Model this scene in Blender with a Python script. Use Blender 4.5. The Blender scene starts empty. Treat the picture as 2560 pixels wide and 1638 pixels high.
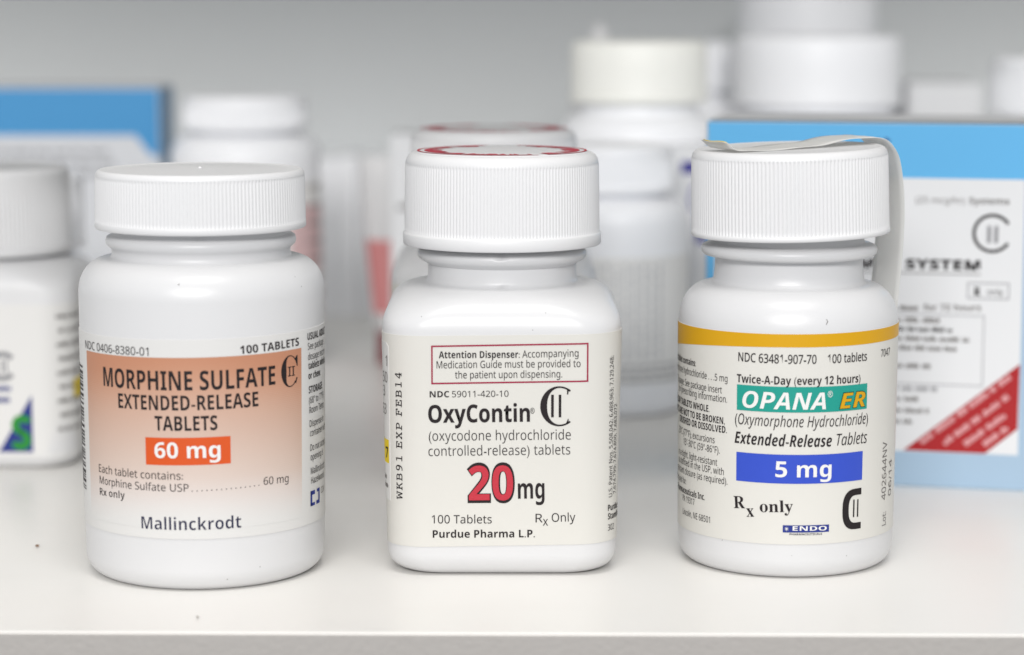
import bpy, bmesh, math, random
from mathutils import Vector, Matrix
R = math.radians
scene = bpy.context.scene
COL = scene.collection
# ------------------------------------------------------------------ camera
cam = bpy.data.cameras.new('camera')
cam_obj = bpy.data.objects.new('camera', cam)
COL.objects.link(cam_obj)
cam_obj.location = (0.0, -0.47208, 0.11327)
cam_obj.rotation_euler = (R(90 - 7.7), 0, 0)
cam.sensor_fit = 'HORIZONTAL'; cam.sensor_width = 36; cam.lens = 86.75
cam.clip_start = 0.02; cam.clip_end = 20
cam.dof.use_dof = True; cam.dof.focus_distance = 0.486; cam.dof.aperture_fstop = 9.6
cam.dof.aperture_blades = 0
scene.camera = cam_obj
# ------------------------------------------------------------------ world, lamps, exposure
world = bpy.data.worlds.new('World'); scene.world = world; world.use_nodes = True
bg = world.node_tree.nodes['Background']
bg.inputs['Color'].default_value = (0.93, 0.96, 1.0, 1); bg.inputs['Strength'].default_value = 0.50
def area(name, loc, target, sx, sy, watts, color):
    l = bpy.data.lights.new(name, 'AREA'); l.shape = 'RECTANGLE'; l.size = sx; l.size_y = sy
    l.energy = watts; l.color = color
    o = bpy.data.objects.new(name, l); COL.objects.link(o); o.location = loc
    o.rotation_euler = (Vector(target) - Vector(loc)).to_track_quat('-Z', 'Y').to_euler()
    return o
area('ceiling_light', (0.05, -0.95, 2.20), (0.0, 0.0, 0.0), 1.2, 0.7, 23, (1.0, 0.975, 0.94))
area('room_light', (-0.25, -3.90, 1.75), (0.0, 0.1, 0.05), 2.2, 0.7, 116, (1.0, 0.985, 0.97))
vs = scene.view_settings
vs.view_transform = 'Standard'; vs.look = 'None'; vs.exposure = 0.02; vs.gamma = 1.0; vs.use_curve_mapping = False
scene.render.engine = 'CYCLES'
scene.cycles.use_denoising = True
scene.cycles.max_bounces = 8; scene.cycles.diffuse_bounces = 4; scene.cycles.glossy_bounces = 3

random.seed(11)
MM = 0.001
# ---- shapes of the three front bottles, millimetres, front towards -Y ----
def arc(cr, cz, rr, rz, a0, a1, n):
    return [(cr + rr*math.cos(math.radians(a0 + (a1-a0)*i/n)), cz + rz*math.sin(math.radians(a0 + (a1-a0)*i/n))) for i in range(n+1)]
PL = [(0, 1.2), (17.5, 1.2), (19.0, 0.5), (20.0, 0.0)] + arc(20.0, 4.2, 3.62, 4.2, -80, 0, 7) + [(23.85, 30.0), (24.05, 55.6)] \
   + arc(18.7, 55.6, 5.35, 6.6, 6, 90, 12) + [(17.9, 62.3), (17.55, 62.55), (17.45, 63.2), (17.5, 64.0), (18.0, 64.4), (18.5, 64.9), (18.62, 65.6), (18.4, 66.3), (17.7, 66.7), (17.4, 67.0), (17.4, 76)]
PR = [(0, 1.2), (16.0, 1.2), (17.4, 0.5), (18.2, 0.0)] + arc(18.2, 4.0, 3.36, 4.0, -80, 0, 7) + [(21.75, 30.0), (21.88, 48.6)] \
   + arc(16.2, 48.6, 5.68, 7.5, 6, 90, 12) + [(15.7, 56.2), (15.25, 56.5), (15.0, 57.1), (14.82, 58.5), (14.72, 60.5), (14.75, 61.3), (15.6, 61.6), (16.9, 61.75), (17.45, 62.3), (17.55, 63.0), (17.3, 63.6), (16.5, 64.0), (15.2, 64.2), (14.9, 64.6), (14.9, 78)]
# (half width, corner radius, z)
PM0 = [(0.0, 0.0, 1.2), (15.5, 7.0, 1.2), (17.2, 7.4, 0.5), (18.3, 7.6, 0.0)] + [(r, 8.0, z) for r, z in arc(18.3, 4.4, 4.3, 4.4, -80, 0, 7)] + [(23.0, 8.6, 25.0), (23.5, 9.0, 48.5)]
for _i, (_r, _z) in enumerate(arc(16.4, 48.5, 7.1, 7.4, 6, 90, 13)):
    _t = (_i/13.0)**1.6
    PM0.append((_r, 9.0 + (_r - 9.0)*_t, _z))
PM0 += [(15.6, 15.6, 56.05), (15.2, 15.2, 56.3), (15.0, 15.0, 57.0), (14.95, 14.95, 59.6), (15.5, 15.5, 60.0), (16.5, 16.5, 60.5), (17.05, 17.05, 61.2), (17.05, 17.05, 62.0), (16.6, 16.6, 62.5), (15.6, 15.6, 62.8), (15.0, 15.0, 63.0), (15.0, 15.0, 78.0)]

def interp(P, z, k=0, zi=-1):
    for a, b in zip(P[3:], P[4:]):
        if a[zi] <= z <= b[zi] and b[zi] > a[zi]:
            t = (z-a[zi])/(b[zi]-a[zi])
            return a[k] + t*(b[k]-a[k])
    return P[4][k] if z < 1 else P[-1][k]
def S_round(P, ref):
    def S(u, z, off=0.0):
        a = u/ref; r = interp(P, z) + off
        return (r*math.sin(a), -r*math.cos(a), z)
    return S
def square_point(w, c, u, off=0.0):
    f = w - c; s = 1.0 if u >= 0 else -1.0; v = abs(u); q = c*math.pi/2
    if v <= f: x, y = v, -w - off
    elif v <= f + q:
        t = (v-f)/c; x, y = f + (c+off)*math.sin(t), -f - (c+off)*math.cos(t)
    else: x, y = w + off, -f + (v-f-q)
    return s*x, y
def S_square(P):
    def S(u, z, off=0.0):
        x, y = square_point(interp(P, z, 0, 2), interp(P, z, 1, 2), u, off)
        return (x, y, z)
    return S
def S_plane(u, z, off=0.0):
    return (u, -off, z)
SL, SM, SR = S_round(PL, 23.9), S_square(PM0), S_round(PR, 21.8)
POS = {'L': (-61.1, 11.0), 'M': (-2.0, 23.1), 'R': (55.4, 19.2)}
TEXTS = {
 'L': [
  ('NDC 0406-8380-01', 'r', 'F', -25.67, 45.5, -7.43, 45.67, 1.57, 'ink', 0, 0, 'H'),
  ('100 TABLETS', 'b', 'F', 9.99, 45.88, 23.56, 46.3, 1.54, 'ink', 0, 0, 'H'),
  ('MORPHINE SULFATE', 'b', 'F', -18.64, 39.05, 17.3, 39.44, 3.67, 'ink', 0, 0, 'H'),
  ('EXTENDED-RELEASE', 'b', 'F', -14.56, 35.22, 13.53, 35.63, 2.82, 'ink', 0, 0, 'H'),
  ('TABLETS', 'b', 'F', -6.48, 31.44, 5.46, 31.59, 2.79, 'ink', 0, 0, 'H'),
  ('60 mg', 'b', 'F', -6.61, 26.18, 5.97, 26.36, 3.01, 'paper', 0, 1, 'H'),
  ('Each tablet contains:', 'r', 'F', -21.12, 21.95, -1.18, 22.08, 1.52, 'ink', 0, 0, 'H'),
  ('Morphine Sulfate USP', 'r', 'F', -20.97, 19.72, -0.15, 19.8, 1.48, 'ink', 0, 0, 'H'),
  ('. . . . . . . . . . . . . . .', 'b', 'F', 0.4, 19.8, 13.56, 20.2, 1.48, 'ink', 0, 0, 'H'),
  ('60 mg', 'r', 'F', 14.45, 20.24, 20.36, 20.1, 1.49, 'ink', 0, 0, 'H'),
  ('Rx only', 'b', 'F', -21.04, 17.42, -13.57, 17.62, 1.43, 'ink', -0.012, 0, 'H'),
  ('Mallinckrodt', 'b', 'F', -9.8, 12.25, 9.75, 12.43, 2.4, 'navy_ink', -0.012, 0, 'H'),
  ('USUAL ADULT', 'b', 'L', 26.4, 46.94, 0.78, 0, 1.38, 'ink', 0, 0, 'H'),
  ('See package', 'r', 'L', 26.52, 45.04, 0.78, 0, 1.31, 'ink', 0, 0, 'H'),
  ('dosage recom', 'r', 'L', 26.57, 43.01, 0.78, 0, 1.31, 'ink', 0, 0, 'H'),
  ('tablets whole.', 'b', 'L', 26.69, 41.21, 0.78, 0, 1.31, 'ink', 0, 0, 'H'),
  ('or chew.', 'b', 'L', 26.68, 39.25, 0.78, 0, 1.31, 'ink', 0, 0, 'H'),
  ('STORAGE:', 'b', 'L', 26.79, 36.45, 0.78, 0, 1.38, 'ink', 0, 0, 'H'),
  ('(68° to 77°F)', 'r', 'L', 26.84, 34.4, 0.78, 0, 1.31, 'ink', 0, 0, 'H'),
  ('Room Temp', 'r', 'L', 26.97, 32.48, 0.78, 0, 1.31, 'ink', 0, 0, 'H'),
  ('Dispense in', 'r', 'L', 27.08, 29.78, 0.78, 0, 1.31, 'ink', 0, 0, 'H'),
  ('container with', 'r', 'L', 27.21, 27.89, 0.78, 0, 1.31, 'ink', 0, 0, 'H'),
  ('Do not accept', 'r', 'L', 27.27, 25.0, 0.78, 0, 1.31, 'ink', 0, 0, 'H'),
  ('opening is', 'r', 'L', 27.4, 23.1, 0.78, 0, 1.31, 'ink', 0, 0, 'H'),
  ('Mallinckrodt', 'r', 'L', 27.46, 20.35, 0.78, 0, 1.31, 'ink', 0, 0, 'H'),
  ('Hazelwood', 'r', 'L', 27.59, 18.45, 0.78, 0, 1.31, 'ink', 0, 0, 'H'),
 ],
 'M': [
  ('Attention Dispenser:', 'b', 'F', -12.14, 43.51, 3.49, 43.61, 1.34, 'ink', 0, 0, 'H'),
  ('Accompanying', 'r', 'F', 3.99, 43.61, 14.85, 43.84, 1.41, 'ink', 0, 0, 'H'),
  ('Medication Guide must be provided to', 'r', 'F', -12.58, 41.52, 15.24, 41.79, 1.41, 'ink', 0, 0, 'H'),
  ('the patient upon dispensing.', 'r', 'F', -9.01, 39.54, 11.72, 39.74, 1.41, 'ink', 0, 0, 'H'),
  ('NDC', 'b', 'F', -13.94, 35.83, -10.15, 35.86, 1.21, 'ink', 0, 0, 'H'),
  ('59011-420-10', 'r', 'F', -9.62, 35.86, 1.34, 35.96, 1.21, 'ink', 0, 0, 'H'),
  ('OxyContin', 'b', 'F', -14.23, 30.82, 5.49, 31.06, 3.45, 'ink', 0.006, 0, 'H'),
  ('®', 'r', 'F', 5.53, 32.62, 6.39, 32.62, 1.15, 'ink', 0, 0, 'H'),
  ('(oxycodone hydrochloride', 'r', 'F', -14.15, 27.23, 13.42, 27.5, 1.97, 'ink', -0.006, 0, 'H'),
  ('controlled-release) tablets', 'r', 'F', -14.23, 24.21, 13.33, 24.55, 1.97, 'ink', -0.006, 0, 'H'),
  ('20', 'b', 'F', -6.76, 15.17, 2.57, 15.24, 7.37, 'ink', 0.028, 0, 'H'),
  ('20', 'b', 'F', -6.42, 15.44, 2.24, 15.51, 6.82, 'red_ink', 0, 1, 'H'),
  ('mg', 'b', 'F', 3.17, 15.75, 8.35, 15.82, 3.96, 'ink', 0.0, 0, 'H'),
  ('100 Tablets', 'r', 'F', -13.66, 10.82, -1.95, 10.82, 1.65, 'ink', 0, 0, 'H'),
  ('R', 'r', 'F', 6.59, 11.03, 7.96, 11.03, 1.71, 'ink', 0, 0, 'H'),
  ('x', 'r', 'F', 8.03, 10.38, 9.03, 10.38, 1.78, 'ink', 0, 0, 'H'),
  ('Only', 'r', 'F', 9.77, 11.13, 14.39, 11.23, 1.71, 'ink', 0, 0, 'H'),
  ('Purdue Pharma L.P.', 'b', 'F', -13.48, 7.94, 6.46, 8.04, 1.51, 'ink', 0, 0, 'H'),
  ('WKB91 EXP FEB14', 'm', 'F', -19.63, 15.19, -19.63, 40.4, 1.5, 'ink', 0.004, 0, 'H'),
  ('U.S. Patent Nos. 5,508,042; 6,488,963; 7,129,248;', 'r', 'F', 22.84, 15.38, 22.84, 43.49, 1.15, 'ink', 0, 0, 'H'),
  ('7,674,799; 7,674,800; 7,683,072', 'r', 'F', 24.41, 15.78, 24.41, 33.77, 1.15, 'ink', 0, 0, 'H'),
  ('Purdue', 'b', 'L', 21.5, 12.68, 0.78, 0, 1.23, 'ink', 0, 0, 'H'),
  ('Stamford', 'b', 'L', 21.52, 10.96, 0.78, 0, 1.23, 'ink', 0, 0, 'H'),
  ('302', 'r', 'L', 21.55, 8.71, 0.78, 0, 1.23, 'ink', 0, 0, 'H'),
 ],
 'R': [
  ('NDC 63481-907-70', 'r', 'F', -12.08, 42.85, 3.15, 42.76, 1.71, 'ink', 0.012, 0, 'H'),
  ('100 tablets', 'r', 'F', 5.38, 42.77, 14.39, 42.76, 1.68, 'ink', 0.012, 0, 'H'),
  ('Twice-A-Day (every 12 hours)', 'b', 'F', -12.35, 38.68, 12.8, 38.64, 1.6, 'ink', 0, 0, 'H'),
  ('OPANA', 'bi', 'F', -11.11, 33.86, 5.19, 33.82, 3.29, 'paper', 0, 1, 'H'),
  ('®', 'r', 'F', 5.52, 36.11, 6.56, 36.14, 1.25, 'paper', 0, 1, 'H'),
  ('ER', 'bi', 'F', 7.93, 33.72, 14.28, 33.78, 3.09, 'dark_green_ink', 0.02, 1, 'H'),
  ('ER', 'bi', 'F', 8.09, 33.78, 14.08, 33.84, 2.95, 'yellow_ink', 0, 2, 'H'),
  ('(Oxymorphone Hydrochloride)', 'i', 'F', -12.68, 30.47, 15.08, 30.29, 2.13, 'ink', 0, 0, 'H'),
  ('Extended-Release', 'bi', 'F', -12.72, 26.7, 6.58, 26.44, 2.28, 'ink', 0, 0, 'H'),
  ('Tablets', 'i', 'F', 7.57, 26.53, 14.96, 26.45, 2.3, 'ink', 0, 0, 'H'),
  ('5 mg', 'b', 'F', -4.4, 20.54, 6.59, 20.54, 3.1, 'paper', 0, 1, 'H'),
  ('R', 'sb', 'F', -12.72, 13.73, -10.32, 13.91, 2.38, 'ink', 0, 0, 'H'),
  ('x', 'sb', 'F', -9.99, 12.27, -8.46, 12.4, 2.45, 'ink', 0, 0, 'H'),
  ('only', 'sb', 'F', -7.35, 13.45, -0.88, 13.71, 2.3, 'ink', 0, 0, 'H'),
  ('ENDO', 'b', 'F', -0.93, 10.0, 5.84, 9.91, 0.89, 'paper', 0, 1, 'H'),
  ('PHARMACEUTICALS', 'b', 'F', -1.53, 9.07, 4.93, 9.07, 0.37, 'navy_ink', 0, 0, 'H'),
  ('Each tablet contains:', 'b', 'R', -23.15, 40.54, 0.72, 0, 1.27, 'ink', 0, 0, 'H'),
  ('oxymorphone hydrochloride . . .5 mg', 'r', 'R', -14.42, 38.49, 0.72, 0, 1.35, 'ink', 0, 0, 'H'),
  ('Dosage: See package insert', 'r', 'R', -15.71, 36.11, 0.72, 0, 1.35, 'ink', 0, 0, 'H'),
  ('for prescribing information.', 'r', 'R', -14.47, 34.39, 0.72, 0, 1.35, 'ink', 0, 0, 'H'),
  ('SWALLOW TABLETS WHOLE.', 'b', 'R', -18.88, 32.02, 0.72, 0, 1.35, 'ink', 0, 0, 'H'),
  ('TABLETS ARE NOT TO BE BROKEN,', 'b', 'R', -15.0, 30.08, 0.72, 0, 1.35, 'ink', 0, 0, 'H'),
  ('CRUSHED OR DISSOLVED.', 'b', 'R', -14.5, 28.36, 0.72, 0, 1.35, 'ink', 0, 0, 'H'),
  ('25°C (77°F); excursions', 'r', 'R', -17.44, 25.99, 0.72, 0, 1.35, 'ink', 0, 0, 'H'),
  ('15°-30°C (59°-86°F).', 'r', 'R', -16.15, 24.11, 0.72, 0, 1.35, 'ink', 0, 0, 'H'),
  ('in a tight, light-resistant', 'r', 'R', -16.74, 21.62, 0.72, 0, 1.35, 'ink', 0, 0, 'H'),
  ('as defined in the USP, with', 'r', 'R', -15.13, 19.96, 0.72, 0, 1.35, 'ink', 0, 0, 'H'),
  ('resistant closure (as required).', 'r', 'R', -14.24, 18.17, 0.72, 0, 1.35, 'ink', 0, 0, 'H'),
  ('Manufactured for:', 'r', 'R', -27.03, 16.19, 0.72, 0, 1.2, 'ink', 0, 0, 'H'),
  ('Pharmaceuticals Inc.', 'b', 'R', -20.07, 14.22, 0.72, 0, 1.27, 'ink', 0, 0, 'H'),
  ('PA 19317', 'r', 'R', -23.42, 12.61, 0.72, 0, 1.27, 'ink', 0, 0, 'H'),
  ('Lincoln, NE 68501', 'r', 'R', -18.55, 9.88, 0.72, 0, 1.27, 'ink', 0, 0, 'H'),
  ('7047', 'r', 'L', 18.7, 42.94, 0.8, 0, 1.5, 'ink', 0, 0, 'H'),
  ('402644NV', 'r', 'F', 22.28, 14.03, 22.28, 25.82, 1.9, 'soft_ink', 0.0, 0, 'H'),
  ('Lot:', 'r', 'F', 22.65, 8.85, 22.65, 11.54, 1.8, 'soft_ink', 0, 0, 'H'),
  ('06/14', 'r', 'F', 25.47, 14.39, 25.47, 21.73, 1.8, 'soft_ink', 0, 0, 'H'),
 ],
}
# ------------------------------------------------------------------ materials
def lin(c):
    return tuple(((v/255)/12.92 if v/255 <= .04045 else ((v/255+.055)/1.055)**2.4) for v in c) + (1,)
MAT = {}
def mat(name, rgb, rough=.5, spec=.5, bump=0, bscale=600, vary=0, vscale=40, sss=0):
    m = bpy.data.materials.new(name); m.use_nodes = True; nt = m.node_tree; p = nt.nodes['Principled BSDF']
    p.inputs['Base Color'].default_value = lin(rgb); p.inputs['Roughness'].default_value = rough
    p.inputs['Specular IOR Level'].default_value = spec
    if sss:
        p.inputs['Subsurface Weight'].default_value = sss; p.inputs['Subsurface Radius'].default_value = (1, .9, .8)
        p.inputs['Subsurface Scale'].default_value = .0025
    tc = nt.nodes.new('ShaderNodeTexCoord')
    if bump:
        n = nt.nodes.new('ShaderNodeTexNoise'); n.inputs['Scale'].default_value = bscale; n.inputs['Detail'].default_value = 4
        b = nt.nodes.new('ShaderNodeBump'); b.inputs['Strength'].default_value = bump; b.inputs['Distance'].default_value = .0004
        nt.links.new(tc.outputs['Object'], n.inputs['Vector']); nt.links.new(n.outputs['Fac'], b.inputs['Height'])
        nt.links.new(b.outputs['Normal'], p.inputs['Normal'])
    if vary:
        n = nt.nodes.new('ShaderNodeTexNoise'); n.inputs['Scale'].default_value = vscale; n.inputs['Detail'].default_value = 6
        mx = nt.nodes.new('ShaderNodeMix'); mx.data_type = 'RGBA'
        c = lin(rgb); mx.inputs[6].default_value = tuple(v*(1-vary) for v in c[:3]) + (1,); mx.inputs[7].default_value = tuple(min(1, v*(1+vary)) for v in c[:3]) + (1,)
        nt.links.new(tc.outputs['Object'], n.inputs['Vector']); nt.links.new(n.outputs['Fac'], mx.inputs[0]); nt.links.new(mx.outputs[2], p.inputs['Base Color'])
    MAT[name] = m
    return m
mat('bottle_plastic', (212, 212, 213), .32, .5, .06, 160, .012, 60)
mat('cap_plastic', (221, 221, 222), .42, .45, .04, 900, .012, 60)
mat('lightened_plastic', (250, 251, 254), .42, .45, .03, 160)  # bottle plastic lightened for the back rows: missing light put into the colour
mat('cream_plastic', (249, 249, 243), .45, .45)
mat('paper', (226, 225, 223), .5, .35)
mat('label_white', (214, 213, 211), .42, .4, .03, 300, .01, 120)
mat('label_cream', (211, 209, 203), .42, .4, .03, 300, .012, 120)
mat('label_ivory', (213, 211, 205), .42, .4, .03, 300, .012, 120)
mat('lightened_paper', (240, 239, 237), .5, .35)  # paler copy of the paper, brightening the rear labels by colour
mat('pale_grey_ink', (186, 187, 190), .55, .25)
mat('pale_blue_ink', (150, 166, 206), .55, .25)
mat('ink', (34, 28, 30), .55, .25)
mat('soft_ink', (112, 108, 106), .55, .25)
mat('grey_ink', (146, 146, 150), .55, .25)
mat('navy_ink', (28, 30, 62), .5, .3)
mat('royal_ink', (38, 52, 130), .5, .3)
mat('purple_ink', (48, 44, 140), .5, .3)
mat('orange_ink', (208, 82, 26), .45, .4, .0, 300, .03, 400)
mat('red_ink', (186, 44, 60), .45, .4, .25, 4000, .10, 3500)
mat('crimson_ink', (152, 28, 62), .5, .3)
mat('cap_red_ink', (186, 32, 60), .45, .4, 0, 0, .08, 1500)
mat('yellow_ink', (208, 156, 2), .42, .4, .0, 300, .02, 200)
mat('teal_ink', (26, 148, 134), .42, .4, 0, 0, .03, 300)
mat('blue_ink', (48, 76, 188), .42, .4, 0, 0, .03, 300)
mat('dark_green_ink', (32, 78, 52), .5, .3)
mat('green_ink', (40, 140, 52), .5, .3)
mat('sticker_yellow', (224, 196, 30), .5, .3)
mat('sky_blue_card', (98, 180, 231), .38, .45, .02, 250, .02, 60)
mat('pale_blue_card', (164, 189, 211), .42, .4, .02, 250, .02, 60)
mat('deep_blue_card', (70, 150, 206), .45, .4)
mat('shaded_blue_card', (96, 146, 186), .5, .4)  # far carton's blue, duller: the flank's shade is put into the colour
mat('white_card', (226, 227, 229), .5, .35, .03, 200, .012, 60)
mat('grey_card', (214, 216, 220), .5, .35)
mat('red_card', (168, 24, 30), .45, .4)
mat('pale_red_ink', (226, 170, 172), .5, .3)
mat('tube_red', (204, 134, 134), .45, .4)
mat('tube_dark_red', (140, 74, 78), .45, .4)
mat('pink_ink', (222, 192, 192), .5, .3)
mat('tape_paper', (238, 238, 236), .55, .3, .05, 900, .03, 90)
mat('crumb_brown', (120, 84, 50), .8, .2)
mat('dust_grey', (150, 145, 138), .8, .2)

def thin_paper():
    nt = MAT['tape_paper'].node_tree; p = nt.nodes['Principled BSDF']; out = nt.nodes['Material Output']
    tr = nt.nodes.new('ShaderNodeBsdfTranslucent'); tr.inputs['Color'].default_value = lin((236, 235, 232))
    cl = nt.nodes.new('ShaderNodeBsdfTransparent'); m1 = nt.nodes.new('ShaderNodeMixShader'); m1.inputs[0].default_value = .35
    m2 = nt.nodes.new('ShaderNodeMixShader'); m2.inputs[0].default_value = .18
    nt.links.new(p.outputs[0], m1.inputs[1]); nt.links.new(tr.outputs[0], m1.inputs[2]); nt.links.new(m1.outputs[0], m2.inputs[1]); nt.links.new(cl.outputs[0], m2.inputs[2])
    nt.links.new(m2.outputs[0], out.inputs['Surface'])
thin_paper()
def peach_material():
    m = bpy.data.materials.new('peach_print'); m.use_nodes = True; nt = m.node_tree; p = nt.nodes['Principled BSDF']
    p.inputs['Roughness'].default_value = .45; p.inputs['Specular IOR Level'].default_value = .4
    uv = nt.nodes.new('ShaderNodeUVMap'); sep = nt.nodes.new('ShaderNodeSeparateXYZ'); nt.links.new(uv.outputs[0], sep.inputs[0])
    ramp = nt.nodes.new('ShaderNodeValToRGB'); e = ramp.color_ramp.elements
    e[0].position = 0; e[0].color = lin((214, 213, 211)); e[1].position = 1; e[1].color = lin((187, 131, 102))
    for pos, c in ((.12, (212, 203, 198)), (.40, (206, 186, 174)), (.72, (198, 163, 144)), (.9, (191, 141, 114))):
        q = e.new(pos); q.color = lin(c)
    # halftone lines and a slightly stronger tint towards the panel's two sides
    math1 = nt.nodes.new('ShaderNodeMath'); math1.operation = 'MULTIPLY'; math1.inputs[1].default_value = 2*math.pi*92
    nt.links.new(sep.outputs['Y'], math1.inputs[0])
    sn = nt.nodes.new('ShaderNodeMath'); sn.operation = 'SINE'; nt.links.new(math1.outputs[0], sn.inputs[0])
    ab = nt.nodes.new('ShaderNodeMath'); ab.operation = 'SUBTRACT'; ab.inputs[1].default_value = .5; nt.links.new(sep.outputs['X'], ab.inputs[0])
    ab2 = nt.nodes.new('ShaderNodeMath'); ab2.operation = 'POWER'; ab2.inputs[1].default_value = 2.0
    ab1 = nt.nodes.new('ShaderNodeMath'); ab1.operation = 'ABSOLUTE'; nt.links.new(ab.outputs[0], ab1.inputs[0]); nt.links.new(ab1.outputs[0], ab2.inputs[0])
    m2 = nt.nodes.new('ShaderNodeMath'); m2.operation = 'MULTIPLY_ADD'; m2.inputs[1].default_value = .035; nt.links.new(sn.outputs[0], m2.inputs[0])
    nt.links.new(sep.outputs['Y'], m2.inputs[2])
    m3 = nt.nodes.new('ShaderNodeMath'); m3.operation = 'MULTIPLY_ADD'; m3.inputs[1].default_value = .45
    nt.links.new(ab2.outputs[0], m3.inputs[0]); nt.links.new(m2.outputs[0], m3.inputs[2])
    m4 = nt.nodes.new('ShaderNodeMath'); m4.operation = 'MULTIPLY'; nt.links.new(m3.outputs[0], m4.inputs[0])
    mr = nt.nodes.new('ShaderNodeMapRange'); mr.inputs['From Max'].default_value = .3; nt.links.new(sep.outputs['Y'], mr.inputs['Value']); nt.links.new(mr.outputs[0], m4.inputs[1])
    nt.links.new(m4.outputs[0], ramp.inputs['Fac']); nt.links.new(ramp.outputs[0], p.inputs['Base Color'])
    MAT['peach_print'] = m
peach_material()

def shelf_material():
    m = mat('shelf_laminate', (236, 234, 230), .34, .45, .06, 700, .012, 18)
    nt = m.node_tree; p = nt.nodes['Principled BSDF']
    # sparse little marks in the laminate
    tc = nt.nodes.new('ShaderNodeTexCoord'); vo = nt.nodes.new('ShaderNodeTexVoronoi'); vo.inputs['Scale'].default_value = 38
    mp = nt.nodes.new('ShaderNodeMapping'); mp.inputs['Scale'].default_value = (1.0, 1.0, 1.0)
    nt.links.new(tc.outputs['Object'], mp.inputs[0]); nt.links.new(mp.outputs[0], vo.inputs['Vector'])
    lt = nt.nodes.new('ShaderNodeMapRange'); lt.inputs['From Min'].default_value = .012; lt.inputs['From Max'].default_value = .030
    lt.inputs['To Min'].default_value = 1; lt.inputs['To Max'].default_value = 0; nt.links.new(vo.outputs['Distance'], lt.inputs['Value'])
    sp = nt.nodes.new('ShaderNodeSeparateColor'); nt.links.new(vo.outputs['Color'], sp.inputs[0])
    gt = nt.nodes.new('ShaderNodeMath'); gt.operation = 'GREATER_THAN'; gt.inputs[1].default_value = .72; nt.links.new(sp.outputs[0], gt.inputs[0])
    mu = nt.nodes.new('ShaderNodeMath'); mu.operation = 'MULTIPLY'; nt.links.new(lt.outputs[0], mu.inputs[0]); nt.links.new(gt.outputs[0], mu.inputs[1])
    mu2 = nt.nodes.new('ShaderNodeMath'); mu2.operation = 'MULTIPLY'; mu2.inputs[1].default_value = .16; nt.links.new(mu.outputs[0], mu2.inputs[0])
    mx = nt.nodes.new('ShaderNodeMix'); mx.data_type = 'RGBA'; mx.inputs[7].default_value = lin((150, 140, 130))
    src = p.inputs['Base Color'].links[0].from_socket
    sm = nt.nodes.new('ShaderNodeTexNoise'); sm.inputs['Scale'].default_value = 26; sm.inputs['Detail'].default_value = 8; sm.inputs['Distortion'].default_value = 1.4
    mp2 = nt.nodes.new('ShaderNodeMapping'); mp2.inputs['Scale'].default_value = (.5, 1.6, 1); nt.links.new(tc.outputs['Object'], mp2.inputs[0]); nt.links.new(mp2.outputs[0], sm.inputs['Vector'])
    rr = nt.nodes.new('ShaderNodeMapRange'); rr.inputs['From Min'].default_value = .35; rr.inputs['From Max'].default_value = .68; rr.inputs['To Min'].default_value = .30; rr.inputs['To Max'].default_value = .40
    nt.links.new(sm.outputs['Fac'], rr.inputs['Value']); nt.links.new(rr.outputs[0], p.inputs['Roughness'])
    nt.links.new(src, mx.inputs[6]); nt.links.new(mu2.outputs[0], mx.inputs[0]); nt.links.new(mx.outputs[2], p.inputs['Base Color'])
shelf_material()
mat('lightened_slim_card', (248, 249, 252), .5, .35)  # card whitened to offset the dark spot by the wall
mat('shelf_edge_banding', (170, 166, 162), .5, .4, .45, 1100, .04, 700)
mat('wall_panel', (222, 225, 226), .55, .35, .02, 120, .015, 8)

# ------------------------------------------------------------------ mesh helpers (lengths in millimetres)
def link(name, me, material, parent=None):
    o = bpy.data.objects.new(name, me); COL.objects.link(o)
    if material: me.materials.append(MAT[material])
    if parent: o.parent = parent
    return o
def mesh(name, verts, faces, material, parent=None, smooth=None, uvs=None):
    me = bpy.data.meshes.new(name)
    me.from_pydata([(x*MM, y*MM, z*MM) for x, y, z in verts], [], faces)
    if uvs:
        l = me.uv_layers.new(name='UVMap')
        for lp in me.loops: l.data[lp.index].uv = uvs[lp.vertex_index]
    if smooth is not None:
        me.polygons.foreach_set('use_smooth', [True]*len(me.polygons))
        if smooth < 180: me.set_sharp_from_angle(angle=R(smooth))
    me.update()
    return link(name, me, material, parent)
def thing(name, label, cat, x, y, rz=0, group=None, z=0):
    o = bpy.data.objects.new(name, None); COL.objects.link(o); o.empty_display_size = .01
    o.location = (x*MM, y*MM, z*MM); o.rotation_euler = (0, 0, R(rz))
    o['label'] = label; o['category'] = cat
    if group: o['group'] = group
    return o
def rings_mesh(rings, cap_first=True, cap_last=True):
    n = len(rings[0]); v = [p for r in rings for p in r]; f = []
    for i in range(len(rings)-1):
        for j in range(n):
            k = (j+1) % n
            f.append((i*n+j, i*n+k, (i+1)*n+k, (i+1)*n+j))
    if cap_first: f.append(tuple(range(n-1, -1, -1)))
    if cap_last: f.append(tuple((len(rings)-1)*n + j for j in range(n)))
    return v, f
def refine(P, step=2.5):
    out = [P[0]]
    for a, b in zip(P, P[1:]):
        d = max(abs(a[i]-b[i]) for i in range(len(a))); n = max(1, int(d/step)) if d < 12 else max(1, int(d/6))
        for i in range(1, n+1): out.append(tuple(a[k] + (b[k]-a[k])*i/n for k in range(len(a))))
    return out
def round_body(P, parent, material='bottle_plastic', seg=96):
    P = [p for p in P if p[0] > 0.01]
    rings = [[(r*math.cos(2*math.pi*j/seg), r*math.sin(2*math.pi*j/seg), z) for j in range(seg)] for r, z in P]
    v, f = rings_mesh(rings)
    return mesh("body", v, f, material, parent, 50)
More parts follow.
